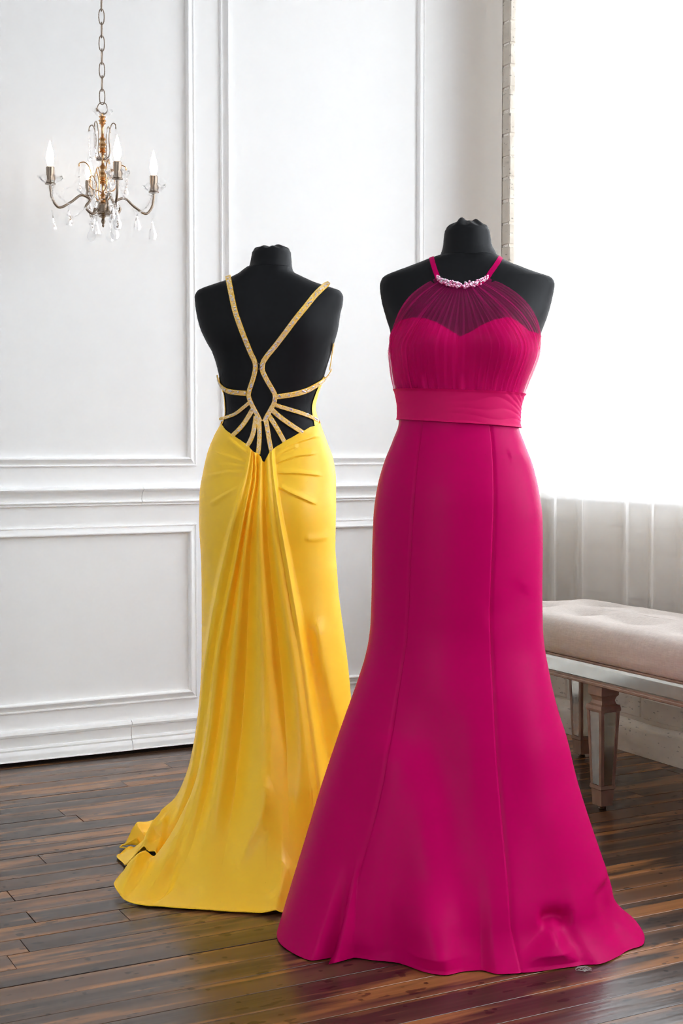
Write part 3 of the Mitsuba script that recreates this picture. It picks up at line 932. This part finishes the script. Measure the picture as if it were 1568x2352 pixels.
for x_ in (560, 690):
    YL.bumps.append((YL.lx(x_, 740)[0], YL.zv(740), .055, .075, .010, -1))
for x_ in (560, 690):
    YL.bumps.append((YL.lx(x_, 1170)[0], YL.zv(1170), .065, .085, .018, -1))
zny = YL.zv(616)
neck = [(YL.zv(v), YL.lx(l, v)[0], YL.lx(r, v)[0], b) for v, l, r, b in ((618, 567, 671.5, .060), (609, 573, 670, .057), (600, 575, 669.5, .054), (590, 577, 668.5, .053), (580, 579, 667.5, .052), (576, 582, 665, .050))]
yform, ytorso = make_form('dress_form', 'black dress form wearing the yellow open-back gown', YL, YL.zv(1120), zny + .001, neck, YL.zv(569.5),
                          [(YL.lx(640, 570)[0], -.01, .0065, .018), (YL.lx(605, 570)[0], -.02, .003, .012)])

yg = thing('yellow_gown', 'yellow satin evening gown with beaded open-back straps and a draped train', 'gown')
vpx = [(500, 962), (510.6, 971), (515.7, 977.5), (537, 998), (555, 1011), (570.5, 1022), (583, 1037), (592, 1041), (600, 1048), (604, 1059), (607.5, 1061), (611, 1054), (618, 1040), (624, 1035), (631.7, 1027), (658, 1010), (685, 994), (708, 981), (732, 974)]
vp_, vn_, vok = raycast(ytorso, vpx)
vth, vz = YL.polar(vp_[vok])
vth = np.r_[-np.pi - .5, -np.pi - .1, vth, -.02, .4]
vz = np.r_[YL.zv(960), YL.zv(966), vz, YL.zv(970), YL.zv(960)]
o_ = np.argsort(vth)
vth, vz = vth[o_], vz[o_]
ZB = YL.zv(1500)

hpx = [(318, 1922), (290, 1943), (270, 1960), (283, 1967), (300, 1966)]
train = [(-.16, .30), (-.29, .22), (-.36, .13), (-.405, .075), (-.335, .045), (-.395, .002), (-.372, -.055), (-.352, -.10), (-.315, -.110), (-.275, -.135)]
front_px = [(263, 2052), (275, 2065), (300, 2076), (335, 2083), (380, 2087), (430, 2091), (480, 2094), (560, 2099), (610, 2102), (640, 2102), (665, 2094), (685, 2080)]
HY = train + [((on_floor(*p) - YL.o) @ RT, (on_floor(*p) - YL.o) @ FW) for p in front_px] + [(.11, -.28), (.18, -.15), (.235, .0), (.22, .16), (.13, .26), (0, .30)]
hth = np.unwrap(np.array([math.atan2(y, x) for x, y in HY]))
hr_ = np.array([math.hypot(x, y) for x, y in HY])
# keep the angle rising
for i in range(1, len(hth)):
    hth[i] = max(hth[i], hth[i - 1] + .012)
hth2 = np.r_[hth[-2:] - 2 * np.pi, hth, hth[:2] + 2 * np.pi]
hr2 = np.r_[hr_[-2:], hr_, hr_[:2]]
hemy = PchipInterpolator(hth2, hr2)
H0 = hth[0]
nrm_a = lambda th: (th - H0) % (2 * np.pi) + H0

# pleats of the centre drape: x of each pleat's crest down the skirt
crest_px = [
    [(581, 1045), (579, 1059), (561, 1132), (535, 1236), (507, 1354), (481, 1500), (458, 1650), (430, 1800), (390, 1900)],
    [(588, 1045), (587, 1071), (571, 1179), (553, 1274), (530, 1378), (507, 1500), (490, 1650), (462, 1800), (412, 1925)],
    [(592, 1045), (595, 1085), (584, 1160), (570, 1260), (558, 1378), (546, 1500), (530, 1650), (508, 1800), (468, 1950)],
    [(605, 1064), (605, 1100), (604, 1180), (606, 1300), (609, 1400), (613, 1500), (614, 1650), (608, 1800), (602, 1980)],
    [(619, 1042), (622, 1080), (630, 1165), (643, 1271), (660, 1378), (680, 1500), (702, 1650), (722, 1800), (745, 1950)],
    [(629, 1032), (631, 1059), (646, 1165), (664, 1271), (682, 1378), (703, 1500), (724, 1650), (745, 1800), (766, 1950)]]
DEPTH = (.65, .95, 1.15, 1.1, .25)
CUT = (.70, .55, .42, .55, .6)
cz = np.linspace(.02, YL.zv(1040), 60)
crest = []
for line in crest_px:
    q = np.array([YL.lx(*p) for p in line])[::-1]
    crest.append(PchipInterpolator(q[:, 0 * 0 + 1], q[:, 0], extrapolate=True))


def drape(x, z):
    """Relief of the gathered centre drape over the skirt."""
    C = np.array([c(z) for c in crest])
    D = np.zeros(np.shape(x))
    top = YL.zv(1040)
    f = np.clip((top - z) / (top - .1), 0, 1)
    A = .012 + .034 * f ** .8
    for k in range(len(crest) - 1):
        a, b = C[k], C[k + 1]
        t = (x - a) / (b - a + 1e-9)
        m = (t >= 0) & (t < 1)
        cu = CUT[k]
        prof = np.where(t < cu, np.cos(np.clip(t / cu, 0, 1) * np.pi / 2) ** 1.3, np.sin(np.clip((t - cu) / (1 - cu), 0, 1) * np.pi / 2) ** 1.3)
        D = np.where(m, A * (1 - .85 * DEPTH[k] + .85 * DEPTH[k] * prof), D)
    wl = .004 + .010 * f
    D = np.where(x < C[0], A * np.exp(-((C[0] - x) / wl) ** 2), D)
    D = np.where(x > C[-1], A * np.exp(-((x - C[-1]) / wl) ** 2), D)
    return D


def yellow_skirt(th, t):
    """t: 0 at the top edge, 1 where the straight part ends, 2 at the hem."""
    th, t = np.broadcast_arrays(np.asarray(th, float), np.asarray(t, float))
    a = np.where(th > np.pi / 2, th - 2 * np.pi, th)
    zt_ = np.interp(a, vth, vz)
    z = zt_ + (ZB - zt_) * np.clip(t, 0, 1)
    q = YL.local(th, z, .005)
    s = np.clip(t - 1, 0, 1)
    an = nrm_a(th)
    h = np.stack([hemy(an) * np.cos(th), hemy(an) * np.sin(th)], -1)
    B = q[..., :2]
    left = np.clip(-np.cos(th), 0, 1)
    lf = np.clip(-np.cos(th) * 1.4, 0, 1)
    k2, z2 = .52 - .31 * lf, .05 - .03 * lf
    up_ = YL.local(th, ZB + .05 + 0 * z, .005)[..., :2]
    P1, P2 = B + (B - YL.local(th, ZB + .0501 + 0 * z, .005)[..., :2]) / .05 * (ZB * .35), B + (h - B) * k2[..., None]
    s1 = s[..., None]
    xy = B * (1 - s1) ** 3 + 3 * P1 * s1 * (1 - s1) ** 2 + 3 * P2 * s1 ** 2 * (1 - s1) + h * s1 ** 3
    zz = ZB * (1 - s) ** 3 + 3 * (ZB * .65) * s * (1 - s) ** 2 + 3 * z2 * s ** 2 * (1 - s) + .004 * s ** 3
    q[..., :2] = np.where(s1 > 0, xy, q[..., :2])
    q[..., 2] = np.where(s > 0, zz, q[..., 2])
    x, z = q[..., 0].copy(), q[..., 2].copy()
    fr = np.clip(-np.sin(th) * 3, 0, 1)
    fade = np.clip((z - .03) / .20, 0, 1) ** .8
    D = drape(x, z) * fade
    # gathers that run from the drape over the hips
    R_ = lambda *a: ridge(x, z, YL, *a)
    for line, amp in (([(580, 1063), (545, 1052), (505, 1040), (485, 1036)], .0040), ([(576, 1083), (530, 1082), (478, 1092)], .0045), ([(564, 1113), (530, 1130), (488, 1153)], .0045),
                      ([(582, 1048), (560, 1030), (540, 1014), (525, 1000)], .0045), ([(633, 1040), (670, 1020), (720, 1004), (742, 1000)], .0045), ([(633, 1064), (680, 1046), (735, 1040)], .0045),
                      ([(634, 1083), (690, 1084), (745, 1090)], .0050), ([(638, 1109), (670, 1126), (733, 1155)], .0055), ([(630, 1050), (655, 1036), (690, 1022)], .003), ([(580, 1072), (540, 1066), (500, 1066)], .003)):
        D = D + R_(line, .0034, amp, .0085, .18)
    D = D + R_([(470, 1270), (490, 1330), (505, 1380)], .012, -.006, .012, .2)
    D = D + R_([(700, 1395), (712, 1500), (735, 1640), (760, 1780)], .016, -.014, .02, .15)
    D = D + R_([(728, 1400), (745, 1500), (770, 1600), (800, 1700)], .016, .012, .022, .15)
    D = D + R_([(700, 1231), (730, 1233), (760, 1229)], .004, .003, .012, .2)
    D = D * fr
    q[..., 1] -= D
    # the train: cloth lifts into soft waves between the floor contacts
    lob = np.interp(an, hth[:14], [0, .01, .015, .02, .0, .02, .01, .012, .004, .0, .02, .02, .012, .0])
    lob = np.where((an < hth[0]) | (an > hth[13]), 0.0, lob)
    q[..., 2] += lob * np.sin(np.pi * np.clip((s - .45) / .55, 0, 1)) ** 1.0
    fl = np.clip((s - .62) / .2, 0, 1) * np.clip((1 - s) / .04, 0, 1)
    wv = mnoise(np.stack([q[..., 0] * 16, q[..., 1] * 9, 0 * z + 3.3], -1), 2)
    q[..., 2] += .022 * (wv - .35) * fl * np.clip(-np.sin(th) * 2 + .4, 0, 1)
    for px_, w1, w2, amp in (([(285, 1950), (325, 1928), (385, 1903)], .014, .022, .045), ([(268, 1984), (330, 1982), (395, 1950)], .012, .020, .028), ([(268, 2050), (330, 2008), (400, 1950)], .016, .045, .050), ([(310, 2068), (380, 2042), (450, 1985)], .015, .03, -.018), ([(545, 2045), (600, 2035), (625, 2022)], .010, .030, .022), ([(628, 2086), (650, 2060), (672, 2040)], .010, .025, .022), ([(345, 2040), (400, 2020), (452, 1985)], .012, .035, .022)):
        gl = [((on_floor(*p, .02) - YL.o) @ RT, (on_floor(*p, .02) - YL.o) @ FW) for p in px_]
        dd, tp, sd = seg_dist(q[..., 0], q[..., 1], gl)
        q[..., 2] += amp * np.exp(-(dd / np.where(sd > 0, w1, w2)) ** 2) * np.clip(tp * 4, 0, 1) * np.clip((1 - tp) * 4, 0, 1) * (s > .3)
    q[..., 2] = np.maximum(q[..., 2], .003 + .0005 * (1 - s))
    return YL.world(q)


tb = np.r_[np.linspace(0, .45, 190), np.linspace(.45, 1, 90)[1:], 1 + np.linspace(0, 1, 180)[1:]]
th = np.r_[np.linspace(-1.5 * np.pi, -np.pi - .1, 60), np.linspace(-np.pi - .1, -2.3, 230)[1:], np.linspace(-2.3, -.95, 540)[1:], np.linspace(-.95, .1, 230)[1:], np.linspace(.1, .5 * np.pi, 60)[1:]]
YS = yellow_skirt(th[None, :] + 0 * tb[:, None], tb[:, None] + 0 * th[None, :])
skirt = gridmesh(YS)
sk = obj('skirt', skirt, 'yellow_satin', yg, smooth=True, label='yellow satin skirt gathered into a centre drape and train')
hl = YS[-1]
obj('hem', tube(hl[::2] + UP * .0012, .0016, 6), 'yellow_satin', sk)
# front half of the bodice, seen edge-on at both sides
th = np.r_[np.linspace(-.50, np.pi + .28, 240)]
kk = np.linspace(0, 1, 60)[:, None]
th = th[None, :] + np.where(np.sin(th) < 0, np.where(np.cos(th) > 0, -.28 * th[None, :] / .5, -.2 * (th[None, :] - np.pi)), 0) * 1.0 * kk ** 1.5
zc = YL.zv(986) * (1 - kk) + (YL.zv(868) + .03 * np.sin(np.clip(th, 0, np.pi))) * kk
P = YL.local(th, zc, .0022)
obj('bodice', gridmesh(YL.world(P)), 'yellow_satin', yg, smooth=True)

Z2 = lambda L: [(420 + .2551 * x, 540 + .2551 * y) for x, y in L]
straps = [
    ([(408, 368), (435, 520), (470, 680), (520, 830), (570, 960), (620, 1080), (648, 1140), (655, 1190), (645, 1250), (622, 1330), (602, 1390), (592, 1440), (610, 1500), (650, 1580), (685, 1650), (702, 1690)], .0140, .0108),
    ([(1318, 432), (1200, 530), (1110, 640), (1020, 750), (930, 870), (830, 1000), (750, 1100), (716, 1160), (714, 1210), (738, 1270), (770, 1330), (805, 1390), (830, 1440), (825, 1500), (790, 1570), (752, 1640), (728, 1690)], .0150, .0108),
    ([(318, 1250), (326, 1300), (342, 1345), (385, 1390), (450, 1412), (520, 1420), (580, 1424)], .0130, .0125),
    ([(1330, 1195), (1300, 1255), (1250, 1310), (1190, 1352), (1100, 1402), (980, 1435), (838, 1455)], .0140, .0125),
    ([(592, 1515), (540, 1560), (470, 1615), (362, 1650)], .0085, .0085),
    ([(618, 1590), (590, 1640), (545, 1710), (462, 1795)], .0120, .0120),
    ([(655, 1655), (640, 1760), (620, 1830), (588, 1885)], .0120, .0110),
    ([(686, 1690), (690, 1780), (688, 1860), (678, 1955)], .0110, .0110),
    ([(828, 1528), (930, 1562), (1050, 1600), (1130, 1632), (1215, 1680)], .0100, .0100),
    ([(820, 1590), (880, 1645), (960, 1705), (1055, 1768)], .0120, .0120),
    ([(785, 1645), (830, 1715), (870, 1785), (905, 1852)], .0120, .0110),
    ([(750, 1690), (763, 1760), (775, 1840), (796, 1942)], .0120, .0110),
    ([(1350, 965), (1340, 1020), (1328, 1090), (1316, 1165), (1306, 1215)], .0110, .0110)]
both = trimesh.util.concatenate([ytorso, trimesh.Trimesh(YL.world(P).reshape(-1, 3), gridmesh(P).faces, process=False)])
for line, w0, w1 in straps:
    line = np.array(Z2(line))
    if w0 <= .0121 and w1 != .0108 and len(line) == 4:
        for e0, e1 in ((0, 1), (-1, -2)):
            dv = line[e0] - line[e1]
            line[e0] = line[e0] + dv / np.hypot(*dv) * 8
    n = max(24, int(np.hypot(*np.diff(np.array(line), axis=0).T).sum() / 4))
    A, N = on_form(ytorso, line, n)
    wd = np.linspace(w0, w1, n)
    m, side = ribbon(A, N, wd, .0014, .0025)
    kx = obj('strap', m, 'strap_cloth', yg, smooth=30)
    L = np.r_[0, np.cumsum(np.linalg.norm(np.diff(A, axis=0), axis=1))]
    pts, rad, big, brad, bn = [], [], [], [], []
    rows = 4 if w0 > .009 else 3
    for d_ in np.arange(.001, L[-1], .0026):
        i = np.interp(d_, L, np.arange(n)); j = min(int(i), n - 2); fr_ = i - j
        p, nn, sd, ww = (A[j] * (1 - fr_) + A[j + 1] * fr_, N[j], side[j], wd[j])
        for r in range(rows):
            if rng.random() < .88:
                pts.append(p + nn * .0042 + sd * ww * (.66 * (r / (rows - 1) - .5) + rng.uniform(-.04, .04)))
                rad.append(rng.uniform(.0009, .0014))
        if rng.random() < (.30 if w0 >= .013 else .10):
            big.append(p + nn * .0048 + sd * ww * rng.uniform(-.25, .25)); brad.append(rng.uniform(.0020, .0034)); bn.append(nn)
    obj('beading', scatter(pts, rad), 'gold_bead', kx, kind='stuff', label='rows of gold seed beads')
    if big:
        obj('beading', scatter(big, brad, bn, .55), 'clear_stone', kx, kind='stuff', label='clear faceted stones')
A, N = on_form(ytorso, Z2([(662, 1150), (690, 1160), (705, 1180), (690, 1205), (668, 1210)]), 14)
obj('hook', tube(A + N * .005, .0009, 6), 'bronze', yg)

# ------------------------------------------------------------------ chandelier
ch = thing('chandelier', 'small bronze chandelier with candle bulbs and clear crystal drops hanging from a chain', 'chandelier')
CD = 4.3
CC = at(236, 400, CD) * np.array([1, 1, 0])
PX_ = CD / F                                        # metres per pixel at the chandelier


def cp(v):
    return at(236, v, CD)[2]


def prof(*rv):
    return lathe([(r * PX_, cp(v)) for r, v in rv], 20, CC)


mat('bulb_glass', {'type': 'diffuse', 'reflectance': rgb(.8, .8, .8)})
BULB = {'type': 'area', 'radiance': rgb(.17, .125, .085)}
obj('finial', prof((0, 523), (2, 521), (3, 518), (2, 515), (4, 512), (5, 508), (3, 503), (5, 499), (7, 496), (5, 494), (0, 494)), 'bronze', ch, smooth=30)
obj('hub', prof((0, 496), (16, 495), (18, 492), (16, 489), (13, 487), (11, 472), (9, 468), (6, 466), (0, 466)), 'bronze', ch, smooth=30)
for v0, v1 in ((466, 446), (423, 410), (410, 380), (352, 343), (343, 316), (286, 266)):
    h = v0 - v1
    obj('collar', prof((0, v0), (5, v0), (8, v0 - h * .1), (6, v0 - h * .25), (9, v0 - h * .42), (6, v0 - h * .58), (5, v0 - h * .7), (8, v0 - h * .86), (5, v1), (0, v1)), 'brass', ch, smooth=30)
obj('stem', tube([(CC[0], CC[1], cp(495)), (CC[0], CC[1], cp(262))], 2.2 * PX_, 8), 'brass', ch)
for v0, v1, r in ((446, 423, 13), (380, 352, 15), (316, 286, 11)):
    k = np.linspace(0, 1, 12)
    obj('glass_ball', prof(*[(max(2.6, r * math.sin(math.pi * q) ** .7), v0 + (v1 - v0) * q) for q in k]), 'crystal', ch, smooth=40)


def dish(c, r, hgt, scal=8):
    """A scalloped crystal saucer, thick glass."""
    a = np.arange(48) * 2 * np.pi / 48
    rows = []
    for rr, zz_, th_ in ((.15, .0, 0), (.55, .05, 0), (.85, .35, 1), (1.0, .9, 1), (1.02, 1.0, 1), (.95, 1.0, 1), (.80, .55, 1), (.5, .25, 0), (.15, .18, 0)):
        m_ = 1 + .07 * np.cos(scal * a) * th_
        rows.append(np.stack([c[0] + r * rr * m_ * np.cos(a), c[1] + r * rr * m_ * np.sin(a), c[2] + hgt * (zz_ + .18 * th_ * zz_ * np.cos(scal * a))], -1))
    return gridmesh(np.array(rows), wrap=True, capends=True)


obj('crystal_dish', dish((CC[0], CC[1], cp(268)), 23 * PX_, 13 * PX_), 'crystal', ch, smooth=40)


def drop(c, h, w, n=8):
    """A faceted pear-shaped crystal hanging from c."""
    q = [(.0, 0), (.22, .10), (.30, .22), (.55, .45), (.95, .66), (1.0, .76), (.70, .93), (0, 1)]
    a = np.arange(n) * 2 * np.pi / n
    rows = [np.stack([c[0] + w * r * np.cos(a), c[1] + w * r * np.sin(a), 0 * a + c[2] - h * z], -1) for r, z in q]
    return gridmesh(np.array(rows), wrap=True)


def strand(p, r0=.0032, gap=.0080, parent=ch):
    """A string of crystal beads along a path, one mesh."""
    p = smooth_path(p, 60)
    L = np.r_[0, np.cumsum(np.linalg.norm(np.diff(p, axis=0), axis=1))]
    n = max(3, int(L[-1] / gap))
    q = np.linspace(0, L[-1], n)
    pts = np.stack([np.interp(q, L, p[:, k]) for k in range(3)], 1)
    m = scatter(pts, rng.uniform(r0 * .8, r0 * 1.25, n))
    return obj('bead_strand', m, 'crystal', parent, kind='stuff')


def radial(phi):
    """phi from the side towards the viewer, growing to the viewer's right."""
    return -FW * math.cos(phi) + RT * math.sin(phi)


def sag(a, b, d):
    a, b = np.asarray(a), np.asarray(b)
    return [a, a * .75 + b * .25 - UP * d * .75, (a + b) / 2 - UP * d, a * .25 + b * .75 - UP * d * .75, b]


cups = []
for phi in (25, 115, 205, 295):
    d = radial(math.radians(phi))
    pt = lambda r, v: CC + d * r * PX_ + UP * cp(v)
    arm = smooth_path([pt(12, 480), pt(24, 493), pt(40, 478), pt(30, 462), pt(48, 452), pt(74, 470), pt(100, 484), pt(117, 462), pt(120, 436)], 60)
    key = obj('arm', tube(arm, 2.9 * PX_, 10), 'bronze', ch, smooth=40)
    c = pt(120, 434)
    obj('drip_pan', lathe([(0, 0), (.016, .001), (.0165, .003), (.006, .004), (0, .004)], 20, c), 'bronze', key, smooth=30)
    obj('crystal_dish', dish(c + UP * .004, 27 * PX_, 13 * PX_), 'crystal', key, smooth=40)
    obj('candle_sleeve', lathe([(0, .006), (.0125, .006), (.0125, .052), (.0105, .054), (0, .054)], 20, c), 'bronze', key, smooth=30)
    bl = [(0, .052), (.0075, .053), (.0085, .060), (.0125, .074), (.0128, .084), (.0095, .102), (.005, .118), (.0022, .130), (0, .134)]
    bk = obj('bulb', lathe(bl, 16, c), 'bulb_glass', key, smooth=40, label='glowing flame-shaped bulb', emitter=BULB)
    cups.append((c, d, phi))
    # drops under each cup
    m = c + d * .0 - UP * .012
    for s_ in (-1, 1):
        side = np.cross(UP, d) * s_
        strand([c + side * .030 + UP * .006, c + side * .020 - UP * .045, c - UP * .085 - d * .005])
    obj('crystal_drop', drop(c - UP * .088 - d * .005, .062, .0150), 'crystal', ch)
    obj('crystal_drop', drop(c - d * .055 - UP * .070, .054, .0135), 'crystal', ch)
    strand([c - d * .055 - UP * .060, c - d * .055 - UP * .072], .004, .005)
# hub drops
for phi in (70, 160, 250, 340):
    d = radial(math.radians(phi))
    a = CC + d * 30 * PX_ + UP * cp(492)
    strand([a, a - UP * .018], .0042, .007)
    obj('crystal_drop', drop(a - UP * .022, .060, .0145), 'crystal', ch)
# swags between cups and from cups up to the middle scrolls
for k in range(4):
    strand(sag(cups[k][0] + UP * .006, cups[(k + 1) % 4][0] + UP * .006, .085))
    strand(sag(cups[k][0] + UP * .006, CC + cups[k][1] * 44 * PX_ + UP * cp(395), .035))
# scroll hooks: three tiers
for n_, (v0, v1, rr, ph0, mt) in enumerate(((366, 285, 24, 70, 'bronze'), (440, 376, 38, 25, 'brass'), (462, 402, 24, 70, 'brass'))):
    for q in range(4):
        phi = math.radians(ph0 + 90 * q)
        d = radial(phi)
        pt = lambda r, v: CC + d * r * PX_ + UP * cp(v)
        h = v0 - v1
        p = smooth_path([pt(3, v0 - 1), pt(rr * .55, v0 - h * .04), pt(rr * .80, v0 - h * .22), pt(rr * .70, v0 - h * .55), pt(rr * .86, v0 - h * .88), pt(rr * 1.15, v1), pt(rr * 1.42, v0 - h * .93), pt(rr * 1.44, v0 - h * .84)], 50)
        obj('scroll_hook', tube(p, 1.35 * PX_, 8), mt, ch, smooth=40)
        e = p[-1]
        strand([e, e - UP * (.062 if n_ != 1 else .045)], .0044, .0082)
        obj('crystal_drop', drop(e - UP * (.064 if n_ != 1 else .047), .032, .0080), 'crystal', ch)


def link(z0, z1, w, r, turn):
    zc, hh = (z0 + z1) / 2, (z1 - z0) / 2
    a = np.linspace(0, 2 * np.pi, 25)[:-1]
    d = radial(turn)
    pts = [CC + d * w * math.copysign(abs(math.cos(t)) ** .8, math.cos(t)) + UP * (zc + hh * math.copysign(abs(math.sin(t)) ** .9, math.sin(t))) for t in a]
    pts = np.array(pts + [pts[0]])
    return tube(pts, r, 7, caps=False)


obj('hanging_ring', link(cp(262), cp(236), 11.5 * PX_, 1.1 * PX_, math.pi / 2 - .2), 'bronze', ch, smooth=40)
z = cp(238) - .002
k = 0
while z < CEIL - .06:
    obj('chain_link', link(z - .001, z + .0465, .0082, .0016, (.35 if k % 2 else 1.85)), 'bronze', ch, smooth=40)
    z += .0405
    k += 1
obj('ceiling_rose', lathe([(0, -.05), (.01, -.05), (.05, -.02), (.06, 0), (0, 0)], 20, CC + UP * CEIL), 'bronze', ch, smooth=30)

# a wisp of clear thread on the boards by the pink hem
mat('thread', {'type': 'principled', 'base_color': rgb(.32, .30, .28), 'roughness': .4, 'specular': .5})
ts = thing('thread_scrap', 'small tangled wisp of clear thread on the floor by the pink hem', 'thread')
o = on_floor(1340, 2229)
pts = []
for k in range(26):
    pts.append(o + RT * (.012 * math.sin(k * 1.9) + .006 * math.sin(k * .7)) + FW * (.012 * math.cos(k * 1.3) + .004 * k / 26) + UP * (.0012 + .0015 * (1 + math.sin(k * 2.3))))
scene[ts] = mikit.ply(tube(smooth_path(pts, 140), .0004, 5), 'thread')
